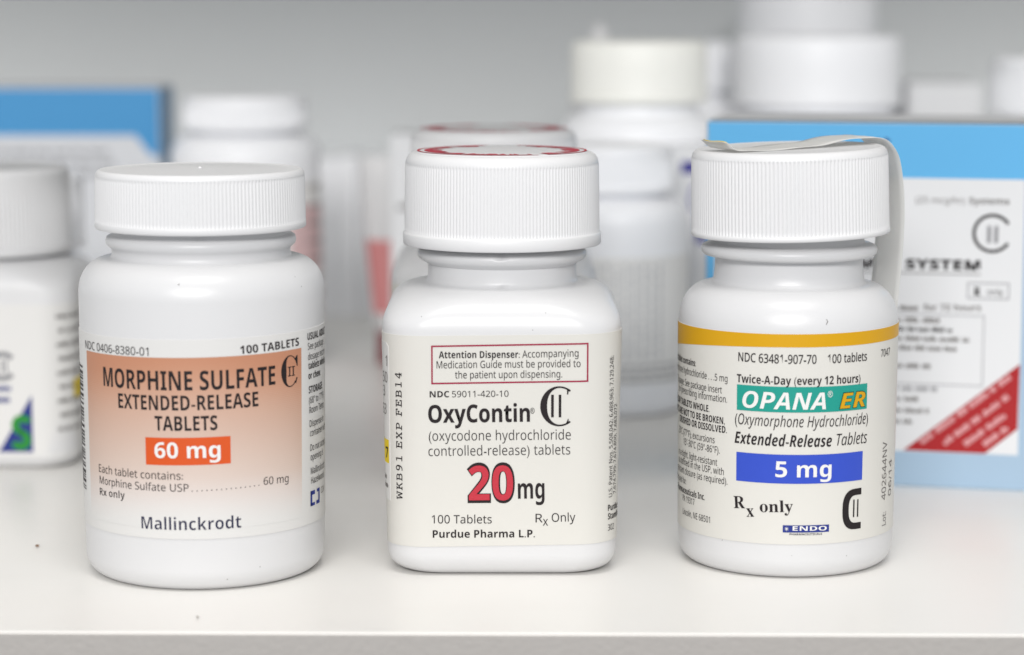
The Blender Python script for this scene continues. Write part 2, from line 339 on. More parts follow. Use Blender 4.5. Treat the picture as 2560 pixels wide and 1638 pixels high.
def square_ring(w, c, z, q=14, fl=6):
    c = min(c, w); pts = []
    corner = [(w-c, w-c, 0), (-(w-c), w-c, 90), (-(w-c), -(w-c), 180), (w-c, -(w-c), 270)]
    for k in range(4):
        cx, cy, a0 = corner[k]
        arc_p = [(cx + c*math.cos(R(a0+90*i/q)), cy + c*math.sin(R(a0+90*i/q)), z) for i in range(q+1)]
        pts += arc_p
        nx, ny, na = corner[(k+1) % 4]
        b = (nx + c*math.cos(R(na)), ny + c*math.sin(R(na)))
        a = arc_p[-1]
        pts += [(a[0] + (b[0]-a[0])*i/fl, a[1] + (b[1]-a[1])*i/fl, z) for i in range(1, fl)]
    return pts
def square_body(P, parent, material='bottle_plastic'):
    rings = [square_ring(w, c, z) for w, c, z in P if w > .01]
    # where the outline is a circle the straight stretches close up: keep them a hair apart
    v, f = rings_mesh(rings)
    return mesh("body", v, f, material, parent, 50)
def cap_mesh(name, rows, ribs, depth, parent, material='cap_plastic', rib_k=4):
    """rows: (radius, z, ribbed?) from the underside up to the middle of the top"""
    n = ribs*rib_k if ribs else 96; rings = []
    pat = [0, .85, 1, .85] if rib_k == 4 else [0, 1]
    for r, z, rb in rows:
        rings.append([((r + (depth*(pat[j % rib_k]-1) if rb and ribs else 0))*math.cos(2*math.pi*j/n), (r + (depth*(pat[j % rib_k]-1) if rb and ribs else 0))*math.sin(2*math.pi*j/n), z) for j in range(n)])
    v, f = rings_mesh(rings)
    return mesh(name, v, f, material, parent, 48)

# ------------------------------------------------------------------ printing on a surface S(u, z, offset)
def patch(name, S, u0, u1, z0, z1, off, material, parent, du=.8, edge=False, uv=False, dz=None):
    """a sheet between two z-curves (numbers or functions of u), following the surface"""
    f0 = z0 if callable(z0) else (lambda u: z0); f1 = z1 if callable(z1) else (lambda u: z1)
    n = max(1, int(math.ceil((u1-u0)/du))); zz = abs(f1(u0)-f0(u0)); m = 1 if dz is None else max(1, int(zz/dz))
    v, uvs, f = [], [], []
    for i in range(n+1):
        u = u0 + (u1-u0)*i/n
        for k in range(m+1):
            z = f0(u) + (f1(u)-f0(u))*k/m
            v.append(S(u, z, off)); uvs.append((i/n, k/m))
    for i in range(n):
        for k in range(m):
            a = i*(m+1)+k; f.append((a, a+m+1, a+m+2, a+1))
    if edge:       # close the rim down to the surface so that the paper has thickness
        loop = [i*(m+1) for i in range(n+1)] + [n*(m+1)+k for k in range(1, m+1)] + [i*(m+1)+m for i in range(n-1, -1, -1)] + [k for k in range(m-1, 0, -1)]
        base = len(v)
        par = [(u0 + (u1-u0)*(q//(m+1))/n, q % (m+1)) for q in loop]
        for u, k in par: v.append(S(u, f0(u) + (f1(u)-f0(u))*k/m, -.02)); uvs.append((0, 0))
        L = len(loop)
        for q in range(L): f.append((loop[q], base+q, base+(q+1) % L, loop[(q+1) % L]))
    return mesh(name, v, f, material, parent, 40, uvs if uv else None)
def shape(name, S, polys, off, material, parent, du=1.4):
    """flat polygons in (u, z), cut into narrow columns and laid on the surface"""
    bm = bmesh.new()
    for poly in polys:
        bm.faces.new([bm.verts.new((u, z, 0)) for u, z in poly])
    bmesh.ops.triangulate(bm, faces=bm.faces[:])
    lay(bm, S, off, du)
    me = bpy.data.meshes.new(name); bm.to_mesh(me); bm.free()
    return link(name, me, material, parent)
def lay(bm, S, off, du):
    if S is not S_plane:
        us = [v.co.x for v in bm.verts]; a, b = min(us), max(us)
        k = math.ceil(a/du)*du
        while k < b:
            bmesh.ops.bisect_plane(bm, geom=bm.verts[:]+bm.edges[:]+bm.faces[:], dist=1e-5, plane_co=(k, 0, 0), plane_no=(1, 0, 0))
            k += du
    for v in bm.verts:
        x, y, z = S(v.co.x, v.co.y, off); v.co = (x*MM, y*MM, z*MM)
    bmesh.ops.recalc_face_normals(bm, faces=bm.faces[:])
BASES = {'b': (0x1D5D4, 0x1D5EE, 0x1D7EC), 'r': (0x1D5A0, 0x1D5BA, 0x1D7E2), 'i': (0x1D608, 0x1D622, 0x1D7E2), 'bi': (0x1D63C, 0x1D656, 0x1D7EC), 'sb': (0x1D400, 0x1D41A, 0x1D7CE), 'm': (0x1D670, 0x1D68A, 0x1D7F6)}
def styled(s, st):
    a, b, d = BASES[st]; out = ''
    for c in s:
        if 'A' <= c <= 'Z': out += chr(a+ord(c)-65)
        elif 'a' <= c <= 'z': out += chr(b+ord(c)-97)
        elif '0' <= c <= '9': out += chr(d+ord(c)-48)
        else: out += c
    return out
def glyphs(s, st, weight=0.0, spacing=1.0):
    for body in (styled(s, st), s):
        c = bpy.data.curves.new('lettering', 'FONT'); c.body = body; c.size = 1; c.resolution_u = 3; c.offset = weight; c.fill_mode = 'FRONT'; c.space_character = spacing
        o = bpy.data.objects.new('lettering', c)
        me = bpy.data.meshes.new_from_object(o)
        bpy.data.objects.remove(o); bpy.data.curves.remove(c)
        if me and len(me.polygons) > 0: return me
    return me
CAPH = {}
def cap_height(st):
    if st not in CAPH:
        me = glyphs('H', st); CAPH[st] = max(v.co.y for v in me.vertices); bpy.data.meshes.remove(me)
    return CAPH[st]
def letter(S, s, st, p0, p1, h, off, material, parent, weight=0.0, mode='F', cond=.8, spacing=1.0):
    me = glyphs(s, st, weight, spacing)
    bm = bmesh.new(); bm.from_mesh(me); bpy.data.meshes.remove(me)
    if not bm.verts: bm.free(); return None
    xs = [v.co.x for v in bm.verts]; x0, x1 = min(xs), max(xs); k = h/cap_height(st)
    if mode == 'L': p1 = (p0[0] + (x1-x0)*k*cond, p0[1])
    if mode == 'R': p1 = p0; p0 = (p1[0] - (x1-x0)*k*cond, p1[1])
    d = Vector((p1[0]-p0[0], p1[1]-p0[1])); nrm = Vector((-d.y, d.x)).normalized()
    for v in bm.verts:
        t = (v.co.x-x0)/(x1-x0); q = Vector(p0) + d*t + nrm*(v.co.y*k); v.co = (q.x, q.y, 0)
    lay(bm, S, off, 1.6)
    me = bpy.data.meshes.new('lettering'); bm.to_mesh(me); bm.free()
    return link('lettering', me, material, parent)
def rect(u0, z0, u1, z1): return [(u0, z0), (u1, z0), (u1, z1), (u0, z1)]
def arc_strip(cu, cz, ro, ri, a0, a1, n=24, ex=1.0, shift=0.0):
    """letter C drawn as a ring sector; `shift` thickens its back"""
    out = []
    for i in range(n):
        b0, b1 = R(a0+(a1-a0)*i/n), R(a0+(a1-a0)*(i+1)/n)
        O = lambda b: (cu + ex*ro*math.cos(b), cz + ro*math.sin(b))
        I = lambda b: (cu + shift + ex*ri*math.cos(b), cz + ri*math.sin(b)*(1.0))
        out.append([O(b0), O(b1), I(b1), I(b0)])
    return out
def words(S, u0, u1, z, h, off, material, parent, tilt=0.0, seed=0):
    """small print too fine to read: one line of ink strokes, word by word"""
    rg = random.Random(seed); polys = []; u = u0; c, s = math.cos(tilt), math.sin(tilt)
    L = math.hypot(u1-u0, 0)
    while u < u1 - h*.6:
        w = min(rg.uniform(1.2, 4.2)*h, u1-u); a = u
        while a < u + w - h*.2:        # strokes of single letters
            g = min(h*rg.uniform(.28, .46), u+w-a); top = h*(1 if rg.random() > .35 else .7)
            pts = rect(a-u0, 0, a-u0+g*.72, top)
            polys.append([(u0 + x*c - y*s, z + x*s + y*c) for x, y in pts]); a += g
        u += w + h*.5
    return shape('text_line', S, polys, off, material, parent)
def column_words(S, u, w, z0, z1, off, material, parent, seed):
    rg = random.Random(seed); polys = []; z = z0
    while z < z1 - .5:
        l = min(rg.uniform(1.0, 3.5), z1-z); polys.append(rect(u, z, u+w, z+l)); z += l + .6
    return shape('text_line', S, polys, off, material, parent)
# ------------------------------------------------------------------ setting: shelf board and back panel
def board(name, x0, x1, y0, y1, z0, z1, bev, material, edge_material=None):
    bm = bmesh.new(); bmesh.ops.create_cube(bm, size=1)
    for v in bm.verts: v.co = ((x0+x1)/2*MM + v.co.x*(x1-x0)*MM, (y0+y1)/2*MM + v.co.y*(y1-y0)*MM, (z0+z1)/2*MM + v.co.z*(z1-z0)*MM)
    bmesh.ops.bevel(bm, geom=bm.edges[:], offset=bev*MM, segments=3, affect='EDGES', profile=.5)
    me = bpy.data.meshes.new(name); bm.to_mesh(me); bm.free()
    return link(name, me, material)
shelf = board('shelf', -620, 620, -42.4, 452, -22, 0, .5, 'shelf_laminate')
shelf.rotation_euler = (0, 0, R(-.7)); shelf['kind'] = 'structure'
band = board('edge_banding', -620, 620, -43.2, -42.35, -21.9, -.28, .12, 'shelf_edge_banding'); band.parent = shelf
wall = board('back_wall', -700, 700, 432, 444, -200, 520, .5, 'wall_panel'); wall['kind'] = 'structure'
upper = board('unseen_upper_shelf', -620, 620, -42.4, 431.5, 270, 292, .5, 'shelf_laminate'); upper['kind'] = 'structure'  # inferred board out of view, added to shade the back wall

# ------------------------------------------------------------------ the three front bottles
LAYER = {0: .20, 1: .27, 2: .33}
def print_texts(key, S, label, only=None):
    for s, st, mode, u0, z0, u1, z1, h, m, w, lay_, _ in TEXTS[key]:
        if mode == 'F': letter(S, s, st, (u0, z0), (u1, z1), h, LAYER[lay_], m, label, w, spacing=1.12 if st == 'm' else 1.0)
        else: letter(S, s, st, (u0, z0), None, h, LAYER[lay_], m, label, w, mode, u1)
def spots(S, pts, parent, material='soft_ink'):
    for u, z, r in pts:
        rg = random.Random(u*7+z); a = [(u + r*rg.uniform(.6, 1.1)*math.cos(k*math.pi/4), z + r*rg.uniform(.6, 1.1)*math.sin(k*math.pi/4)) for k in range(8)]
        shape('speck', S, [a], .03, material, parent)

def morphine_bottle():
    t = thing('pill_bottle', 'round white pill bottle with peach label reading MORPHINE SULFATE and orange 60 mg box', 'pill bottle', *POS['L'])
    body = round_body(PL, t, seg=128)
    rows = [(17.3, 68.4, 0), (19.8, 67.95, 0), (20.4, 68.0, 0), (20.6, 68.25, 0), (20.6, 69.2, 0), (20.55, 69.35, 1), (20.55, 70.2, 1), (20.5, 74, 1), (20.42, 77.6, 1), (20.38, 78.1, 1), (20.36, 78.25, 0), (20.25, 78.75, 0), (19.95, 79.2, 0), (19.6, 79.38, 0), (19.25, 79.4, 0), (19.0, 79.28, 0), (18.7, 79.2, 0), (15, 79.28, 0), (8, 79.42, 0), (2, 79.5, 0), (.35, 79.5, 0), (.3, 79.75, 0), (.1, 79.8, 0)]
    cap_mesh('cap', rows, 168, .22, t)
    lb = patch('label', SL, -36, 38, lambda u: 10.55 + .002*u, lambda u: 48.85 + .010*u, .14, 'label_white', t, .8, True, False)
    patch('printed_panel', SL, -25.2, 24.3, lambda u: 12.5, lambda u: 45.45 + .012*u, .175, 'peach_print', lb, .8, False, True)
    patch('printed_box', SL, -8.5, 7.88, lambda u: 24.9+.017*u, lambda u: 30.18+.017*u, .20, 'orange_ink', lb)
    print_texts('L', SL, lb)
    # the schedule mark: a tall serif C with a small II inside
    C = []
    for i in range(26):
        a0, a1 = R(42 + (318-42)*i/26), R(42 + (318-42)*(i+1)/26)
        wd = lambda a: .36 + 1.05*max(0, -math.cos(a))**1.4
        f = lambda a, d: (20.95 + (2.25-d*.95)*math.cos(a), 41.6 + (3.08-d*.5)*math.sin(a))
        C.append([f(a0, 0), f(a1, 0), f(a1, wd(a1)), f(a0, wd(a0))])
    C += [[(22.3, 43.9), (22.9, 42.4), (23.1, 42.4), (23.1, 44.5), (22.8, 44.5)], [(22.4, 39.2), (22.6, 39.0), (23.05, 40.1), (22.75, 40.3)]]
    shape('schedule_mark', SL, C, .20, 'ink', lb, .5)
    I = []
    for c in (20.85, 21.85): I += [rect(c-.16, 40.7, c+.16, 42.4), rect(c-.45, 40.6, c+.45, 40.78), rect(c-.45, 42.3, c+.45, 42.48)]
    shape('schedule_numeral', SL, I, .20, 'ink', lb, .5)
    # company mark and the bar code on the flank
    shape('company_mark', SL, [rect(27.3, 14.0, 28.0, 17.0), rect(27.3, 16.2, 29.2, 17.0), rect(27.3, 14.0, 29.2, 14.6), rect(31.0, 14.0, 31.7, 17.0), rect(30.2, 16.4, 31.7, 17.0), rect(29.9, 14.0, 31.7, 14.7)], .20, 'royal_ink', lb)
    letter(SL, 'COV', 'r', (32.6, 15.6), None, 1.25, .2, 'soft_ink', lb, 0, 'L', .8)
    rg = random.Random(4); z = 17.2; bars = []
    while z < 42.2:
        w = rg.choice((.22, .22, .4, .6)); bars.append(rect(-35.5, z, -28.2, z+w)); z += w + rg.choice((.25, .35, .6))
    shape('barcode', SL, bars, .20, 'ink', lb)
    spots(SL, [(22.8, 35.6, .10), (18.6, 17.2, .12)], lb)
    spots(SL, [(-1.5, 59.2, .17), (25.0, 57.5, .12), (24.0, 59.5, .10), (13.6, 4.3, .14), (7.0, 2.4, .12)], body)
    # two chevrons moulded just under the cap rim
    shape('moulded_chevron', SL, [[(1.1, 66.9), (2.6, 68.0), (2.6, 67.75), (1.2, 66.7)], [(4.1, 66.9), (2.6, 68.0), (2.6, 67.75), (4.0, 66.7)]], .25, 'bottle_plastic', body, .6)
    return t

def oxy_bottle(full, name_label, x, y, rz):
    t = thing('pill_bottle', name_label, 'pill bottle', x, y, rz)
    body = square_body(refine(PM0, 3.0), t)
    rows = [(15.2, 64.0, 0), (19.4, 63.5, 0), (19.75, 63.55, 0), (19.92, 63.8, 0), (19.95, 65.75, 0), (19.85, 65.95, 0), (19.66, 66.05, 0), (19.62, 66.15, 1), (19.62, 67.0, 1), (19.55, 73, 1), (19.45, 79.3, 1), (19.4, 79.7, 1), (19.38, 79.9, 0), (19.15, 80.75, 0), (18.7, 81.4, 0), (18.1, 81.8, 0), (17.6, 81.95, 0), (17.3, 81.98, 0), (17.2, 82.12, 0), (16.8, 82.2, 0), (10, 82.2, 0), (.1, 82.2, 0)]
    cap = cap_mesh('cap', rows, 172, .2, t)
    # red print on the lid: a thin outer ring and an inner ring with lettering knocked out
    def ring(r0, r1, spans, n):
        v, f = [], []
        for a0, a1 in spans:
            for i in range(n+1):
                a = R(a0+(a1-a0)*i/n)
                q0 = r0(i) if callable(r0) else r0
                k = len(v); v += [(q0*math.sin(a), -q0*math.cos(a), 82.26), (r1*math.sin(a), -r1*math.cos(a), 82.26)]
                if i: f.append((k-2, k-1, k+1, k))
        return v, f
    v, f = ring(16.55, 17.05, [(32, 170), (190, 385)], 90); mesh('lid_ring', v, f, 'cap_red_ink', cap)
    rg = random.Random(8); jag = [rg.choice((11.9, 12.4, 14.9, 15.1, 12.1)) for _ in range(200)]
    v, f = ring(lambda i: jag[i], 15.6, [(34, 166), (196, 383)], 96); mesh('lid_lettering_ring', v, f, 'cap_red_ink', cap)
    lb = patch('label', SM, -46, 50, lambda u: 6.35 + .016*u + .0022*max(0, abs(u)-15)**2*0, lambda u: 48.0 + .010*u, .14, 'label_cream', t, .8, True, False, 2.0)
    patch('label_overlap', SM, -47, -44, 6.4, 47.2, .18, 'label_cream', lb)
    tilt = .0172
    zt = lambda u: 46.22 + tilt*u; zb = lambda u: 38.6 + .0152*u
    patch('warning_frame', SM, -13.62, 16.76, lambda u: zt(u)-.30, zt, .20, 'crimson_ink', lb)
    patch('warning_frame', SM, -13.62, 16.76, zb, lambda u: zb(u)+.30, .20, 'crimson_ink', lb)
    patch('warning_frame', SM, -13.62, -13.32, lambda u: zb(u)+.30, lambda u: zt(u)-.30, .20, 'crimson_ink', lb)
    patch('warning_frame', SM, 16.46, 16.76, lambda u: zb(u)+.30, lambda u: zt(u)-.30, .20, 'crimson_ink', lb)
    if not full: return t
    print_texts('M', SM, lb)
    C = []
    for i in range(36):
        a0, a1 = R(52 + (308-52)*i/36), R(52 + (308-52)*(i+1)/36)
        wd = lambda a: .38 + .95*max(0, -math.cos(a))**1.5
        f = lambda a, d: (11.15 + (3.68-d)*math.cos(a), 34.07 + (3.95-d*.85)*math.sin(a))
        C.append([f(a0, 0), f(a1, 0), f(a1, wd(a1)), f(a0, wd(a0))])
    C += [[(12.65, 36.4), (12.9, 36.4), (12.98, 37.3), (13.2, 37.45), (12.65, 37.5)], [(12.6, 31.0), (12.85, 31.6), (13.0, 31.6), (12.9, 30.6), (12.5, 30.7)]]
    shape('schedule_mark', SM, C, .20, 'ink', lb)
    shape('schedule_numeral', SM, [rect(9.58, 31.9, 10.1, 36.35), rect(11.05, 31.9, 11.55, 36.35)], .20, 'ink', lb)
    # a sticker wrapping round the left flank, with its yellow panel
    st = patch('sticker', SM, -40, -23.3, lambda u: 14.5, lambda u: 46.0 - .9*max(0, u+24.2), .20, 'label_white', lb, .5, True)
    patch('yellow_panel', SM, -39.9, -23.6, 21.9, 26.6, .24, 'sticker_yellow', st, .5)
    for s, z, u in (('1', 41.3, -23.7), ('50', 38.0, -23.7), ('3', 35.2, -25.0), ('63', 31.6, -24.4)): letter(SM, s, 'r', (u, z), None, 2.1, .29, 'soft_ink', st, 0, 'R', .8)
    letter(SM, '7', 'b', (-23.9, 22.9), None, 2.2, .31, 'ink', st, 0, 'R', .8)
    words(SM, -38, -24, 18.6, .8, .27, 'soft_ink', st, 0, 3); words(SM, -38, -24, 16.9, .8, .27, 'soft_ink', st, 0, 5)
    spots(SM, [(13.5, 19.5, .08), (-5, 45.0, .07)], lb); spots(SM, [(-9, 50.5, .12), (6.0, 49.0, .09), (-15.5, 51.5, .1), (8.5, 52.2, .09)], body)
    return t

def opana_bottle():
    t = thing('pill_bottle', 'round white pill bottle with yellow stripe, teal OPANA ER box and blue 5 mg box', 'pill bottle', *POS['R'])
    body = round_body(PR, t, seg=128)
    rows = [(15.0, 66.6, 0), (19.1, 65.95, 0), (19.6, 66.0, 0), (19.78, 66.2, 0), (19.78, 66.75, 0), (19.68, 66.95, 0), (19.66, 67.05, 1), (19.66, 68.0, 1), (19.6, 74, 1), (19.5, 81.0, 1), (19.45, 81.4, 1), (19.4, 81.6, 0), (19.2, 82.3, 0), (18.8, 82.8, 0), (18.3, 83.05, 0), (17.9, 83.1, 0), (17.6, 82.95, 0), (17.2, 82.9, 0), (10, 82.9, 0), (.1, 82.9, 0)]
    cap = cap_mesh('cap', rows, 150, .30, t)
    cap.data.transform(Matrix.Translation((0, 0, .0745)) @ Matrix.Rotation(R(-1.5), 4, 'Y') @ Matrix.Rotation(R(.3), 4, 'X') @ Matrix.Translation((0, 0, -.0745)))
    lb = patch('label', SR, -40, 36, lambda u: 7.2 + .004*u, lambda u: 48.5 + .006*u, .14, 'label_ivory', t, .8, True)
    patch('yellow_stripe', SR, -40, 36, lambda u: 45.95 + .004*u - .0021*max(0, -u-2)**2, lambda u: 48.5 + .006*u, .175, 'yellow_ink', lb)
    patch('printed_box', SR, -12.3, 14.65, lambda u: 33.25, lambda u: 38.25, .20, 'teal_ink', lb)
    patch('printed_box', SR, -12.3, 13.85, lambda u: 19.25, lambda u: 24.95, .20, 'blue_ink', lb)
    patch('company_box', SR, -2.83, 6.35, 9.6, 11.03, .20, 'royal_ink', lb)
    star = []
    for k in range(8):
        a = k*math.pi/4; d = (math.cos(a), math.sin(a)); n = (-d[1]*.07, d[0]*.07)
        star.append([(-2.1+n[0], 10.33+n[1]), (-2.1-n[0], 10.33-n[1]), (-2.1+d[0]*.5, 10.33+d[1]*.5)])
    shape('company_mark', SR, star, .27, 'paper', lb)
    print_texts('R', SR, lb)
    C = []
    for i in range(14):     # block-shaped C: straight arms, rounded back
        a0, a1 = R(90 + 180*i/14), R(90 + 180*(i+1)/14)
        sq = lambda a, rx, rz: (rx*math.copysign(abs(math.cos(a))**.75, math.cos(a)), rz*math.copysign(abs(math.sin(a))**.75, math.sin(a)))
        o = lambda a: (12.4 + sq(a, 3.2, 4.05)[0], 13.6 + sq(a, 3.2, 4.05)[1]); i_ = lambda a: (12.4 + sq(a, 1.75, 2.75)[0], 13.6 + sq(a, 1.75, 2.75)[1])
        C.append([o(a0), o(a1), i_(a1), i_(a0)])
    C += [rect(12.4, 16.35, 13.75, 17.65), rect(12.4, 9.55, 13.8, 10.85)]
    shape('schedule_mark', SR, C, .20, 'ink', lb)
    shape('schedule_numeral', SR, [rect(11.72, 12.0, 12.06, 15.5), rect(12.72, 11.95, 13.06, 15.45)], .20, 'ink', lb)
    spots(SR, [(-4.6, 18.1, .10), (15.6, 31.8, .12)], lb); spots(SR, [(-18.2, 48.2, .16), (-1.0, 5.0, .08), (10.5, 4.4, .10), (-15.5, 6.9, .10)], body)
    shape('fibre', SR, [[(5.0, 50.3), (5.35, 50.9), (5.5, 50.85), (5.12, 50.25)], [(5.35, 50.9), (5.1, 51.25), (5.2, 51.33), (5.5, 50.85)]], .05, 'soft_ink', body)
    # paper seal strip: stuck across the lid, lifting off and hanging down the right flank
    path = [(-17.3, 84.6), (-16.2, 83.75), (-14.4, 83.05), (-11, 82.85), (-6, 83.0), (-1, 83.2), (4, 83.65), (8.5, 84.35), (13, 84.85), (16.8, 84.8), (19.6, 84.0), (21.3, 82.3), (22.5, 79.5), (23.3, 75), (23.65, 70), (23.6, 65), (23.3, 60), (22.9, 55.5), (22.5, 51.5), (22.15, 48), (22.1, 44)]
    pts = []
    for i in range(len(path)-1):
        p = [Vector(path[min(max(i+k, 0), len(path)-1)]) for k in (-1, 0, 1, 2)]
        for q in range(4):
            s = q/4; pts.append(.5*((2*p[1]) + (-p[0]+p[2])*s + (2*p[0]-5*p[1]+4*p[2]-p[3])*s*s + (-p[0]+3*p[1]-3*p[2]+p[3])*s**3))
    pts.append(Vector(path[-1]))
    az = R(24); d = (math.cos(az), math.sin(az)); w = (-d[1], d[0])
    def strip(name, a, b, material, half, parent, lift=0):
        v, f = [], []
        m = 6
        for i in range(a, b):
            s, z = pts[i]
            tg = (pts[min(i+1, len(pts)-1)] - pts[max(i-1, 0)]).normalized(); nr = (-tg.y*lift, tg.x*lift)
            for k in range(m+1):
                q = half*(2*k/m-1); curl = .10*math.sin(i*.7+k*1.1)
                v.append((d[0]*(s+nr[0]) + w[0]*q, d[1]*(s+nr[0]) + w[1]*q, z + nr[1] + curl*(1 if z > 80 else .3)))
        n = b-a
        for i in range(n-1):
            for k in range(m): c = i*(m+1)+k; f.append((c, c+1, c+m+2, c+m+1))
        o = mesh(name, v, f, material, parent, 180)
        so = o.modifiers.new('thickness', 'SOLIDIFY'); so.thickness = .00012; so.offset = 0
        return o
    sp = strip('seal_strip', 0, len(pts), 'tape_paper', 5.2, t)
    strip('yellow_tip', 0, 4, 'sticker_yellow', 4.6, sp, .16); strip('yellow_tip', len(pts)-5, len(pts), 'yellow_ink', 4.9, sp, .16)
    return t

morphine_bottle()
oxy_bottle(True, 'square white pill bottle with cream OxyContin label, large red 20 and red-ringed lid', *POS['M'], 0)
opana_bottle()

# ------------------------------------------------------------------ bottles further back
def profile(rb, hs, rn, zn, sh=6.5):
    return [(0, 1), (rb*.72, 1), (rb*.80, .4), (rb*.84, 0)] + arc(rb*.84, 4, rb*.16, 4, -80, 0, 6) + [(rb, hs-sh)] + arc(rn+.8, hs-sh, rb-rn-.8, sh, 8, 90, 9) + [(rn+.2, hs+.3), (rn, hs+.8), (rn, zn)]
def plain_cap(rc, z0, z1, rn, ribs, parent, material, flange=.3, lip=1.6):
    rows = [(rn, z0+.5, 0), (rc+flange-.3, z0, 0), (rc+flange, z0+.3, 0), (rc+flange, z0+lip, 0), (rc, z0+lip+.2, 0), (rc-.02, z0+lip+.3, 1), (rc-.05, (z0+z1)/2, 1), (rc-.2, z1-2.0, 1), (rc-.3, z1-1.6, 0), (rc-.7, z1-.6, 0), (rc-1.6, z1-.1, 0), (rc-2.2, z1, 0), (rc-2.6, z1-.15, 0), (rc*.5, z1-.1, 0), (.1, z1-.1, 0)]
    return cap_mesh('cap', rows, ribs, .28, parent, material, 2)
def back_bottle(label, x, y, rb, hs, rn, rc, z0, z1, ribs=100, cap_material='lightened_plastic', rz=0, group=None, sh=6.5, paper=None):
    t = thing('pill_bottle', label, 'pill bottle', x, y, rz, group)
    P = profile(rb, hs, rn, z1-1.5, sh)
    round_body(P, t, 'lightened_plastic', seg=72); plain_cap(rc, z0, z1, rn, ribs, t, cap_material)
    S = S_round(P, rb); lb = None
    if paper: lb = patch('label', S, -rb*2.2, rb*2.2, paper[0], paper[1], .1, paper[2] if len(paper) > 2 else 'lightened_paper', t, 1.5, True)
    return t, S, lb
def square_back_bottle(label, x, y, rz, w, hs, rc, z0, z1, paper):
    t = thing('pill_bottle', label, 'pill bottle', x, y, rz)
    P = [(r, 7.5, z) for r, z in profile(w, hs, rc-4.2, z1-1.5, 7)]
    n = len(P); out = []
    for i, (a, c, z) in enumerate(P):
        k = max(0, min(1, (z-(hs-7))/7)); out.append((a, min(a, 8 + (a-8)*k**1.6) if a > 8 else a, z))
    square_body(out, t, 'cap_plastic'); plain_cap(rc, z0, z1, rc-4.2, 110, t, 'cap_plastic')
    S = S_square(out); lb = patch('label', S, -44, 44, paper[0], paper[1], .1, 'paper', t, 1.0, True)
    return t, S, lb

oxy_bottle(False, 'square white pill bottle with red-ringed lid, directly behind the large red 20 bottle', -4.3, 105.5, 0)

t, S, lb = square_back_bottle('square white pill bottle with blue triangle and green emblem low on its label', -128.2, 133.5, 0, 23.2, 50.0, 19.4, 50.6, 71.6, (3.2, 40.0))
C = arc_strip(6.6, 25.2, 3.6, 2.3, 40, 320, 24); shape('schedule_mark', S, C, .16, 'grey_ink', lb)
shape('schedule_mark', S, arc_strip(2.0, 25.2, 3.6, 2.3, 40, 320, 24), .16, 'grey_ink', lb)
shape('schedule_numeral', S, [rect(6.2, 23.6, 6.7, 26.8), rect(7.2, 23.6, 7.7, 26.8)], .16, 'grey_ink', lb)
shape('printed_triangle', S, [[(5.2, 4.4), (13.4, 4.4), (13.4, 18.2)]], .16, 'royal_ink', lb)
shape('green_emblem', S, arc_strip(10.9, 11.0, 2.5, .7, 20, 270, 18) + arc_strip(10.5, 7.4, 2.5, .7, -160, 90, 18), .2, 'green_ink', lb)
words(S, -6, 8.6, 19.2, 1.3, .16, 'royal_ink', lb, 0, 1); words(S, -6, 8.6, 16.4, 1.3, .16, 'royal_ink', lb, 0, 2); words(S, 0, 4.5, 11.5, 1.2, .16, 'royal_ink', lb, 0, 6)
words(S, -8, 2, 31.0, 1.6, .16, 'royal_ink', lb, 0, 16)
for k in range(9): words(S, 19.5 + (k % 2)*.6, 42, 36.5 - k*3.4, 1.0, .16, 'soft_ink', lb, 0, 20+k)
stk = patch('sticker', S, 24.5, 40, 17.0, 21.5, .22, 'sticker_yellow', lb, .8); words(S, 27, 38, 18.4, 1.1, .3, 'soft_ink', stk, 0, 40)

t, S, lb = back_bottle('white pill bottle standing behind the square one with the blue triangle', -133.5, 190, 20.5, 43.5, 15.2, 18.2, 45.6, 65.5, 100, paper=(4, 34))
t, S, lb = back_bottle('white pill bottle with pink-edged label, between the far blue-topped carton and slim cartons', -81.6, 284.5, 22.8, 71.0, 15.6, 18.9, 72.3, 82.8, 110, paper=(8, 57))
patch('pink_panel', S, 16, 34, 30, 50, .16, 'pink_ink', lb, 1.5)
for k in range(7): words(S, 24, 36, 54.5 - k*5.5, 1.4, .2, 'soft_ink', lb, 0, 60+k)
t, S, lb = back_bottle('tall white bottle with cream screw lid rising above the other lids', 37.1, 252.5, 23.5, 78.5, 17.4, 20.1, 82.0, 99.8, 0, 'cream_plastic', sh=9, paper=(10, 62))
words(S, 4, 20, 56, 2, .16, 'grey_ink', lb, 0, 71)
t, S, lb = back_bottle('small white bottle with grey small print, between the red 20 and yellow-striped bottles', 28.9, 201.5, 19.4, 58.4, 12.3, 15.1, 60.0, 72.8, 90, paper=(9, 43.5))
for k in range(9): column_words(S, -9.0 + k*2.5, .75, 16, 42, .16, 'pale_grey_ink' if k else 'pale_blue_ink', lb, 80+k)
for k in range(3): words(S, -6, 20, 13.6 - k*1.9, .9, .16, 'grey_ink', lb, 0, 95+k)
t, S, lb = back_bottle('wide white bottle with a smooth broad lid behind the blue-banded carton', 96.0, 309.0, 32, 74.5, 23.5, 26.3, 78.6, 100.4, 0, paper=(8, 62))
t, S, lb = back_bottle('tallest white bottle near the wall, rising behind the broad smooth lid', 101.0, 379.0, 29, 88, 20.5, 23.6, 92, 116, 0)
t, S, lb = back_bottle('white bottle near the wall between cream lid and broad smooth lid', 60.5, 345.0, 17, 78, 10.0, 12.2, 82, 97.8, 0)
t, S, lb = back_bottle('white bottle with narrow lid standing past the blue-banded carton by its far end', 158.6, 245.0, 24, 74, 16.5, 20.2, 78.6, 95.4, 110, paper=(8, 60))
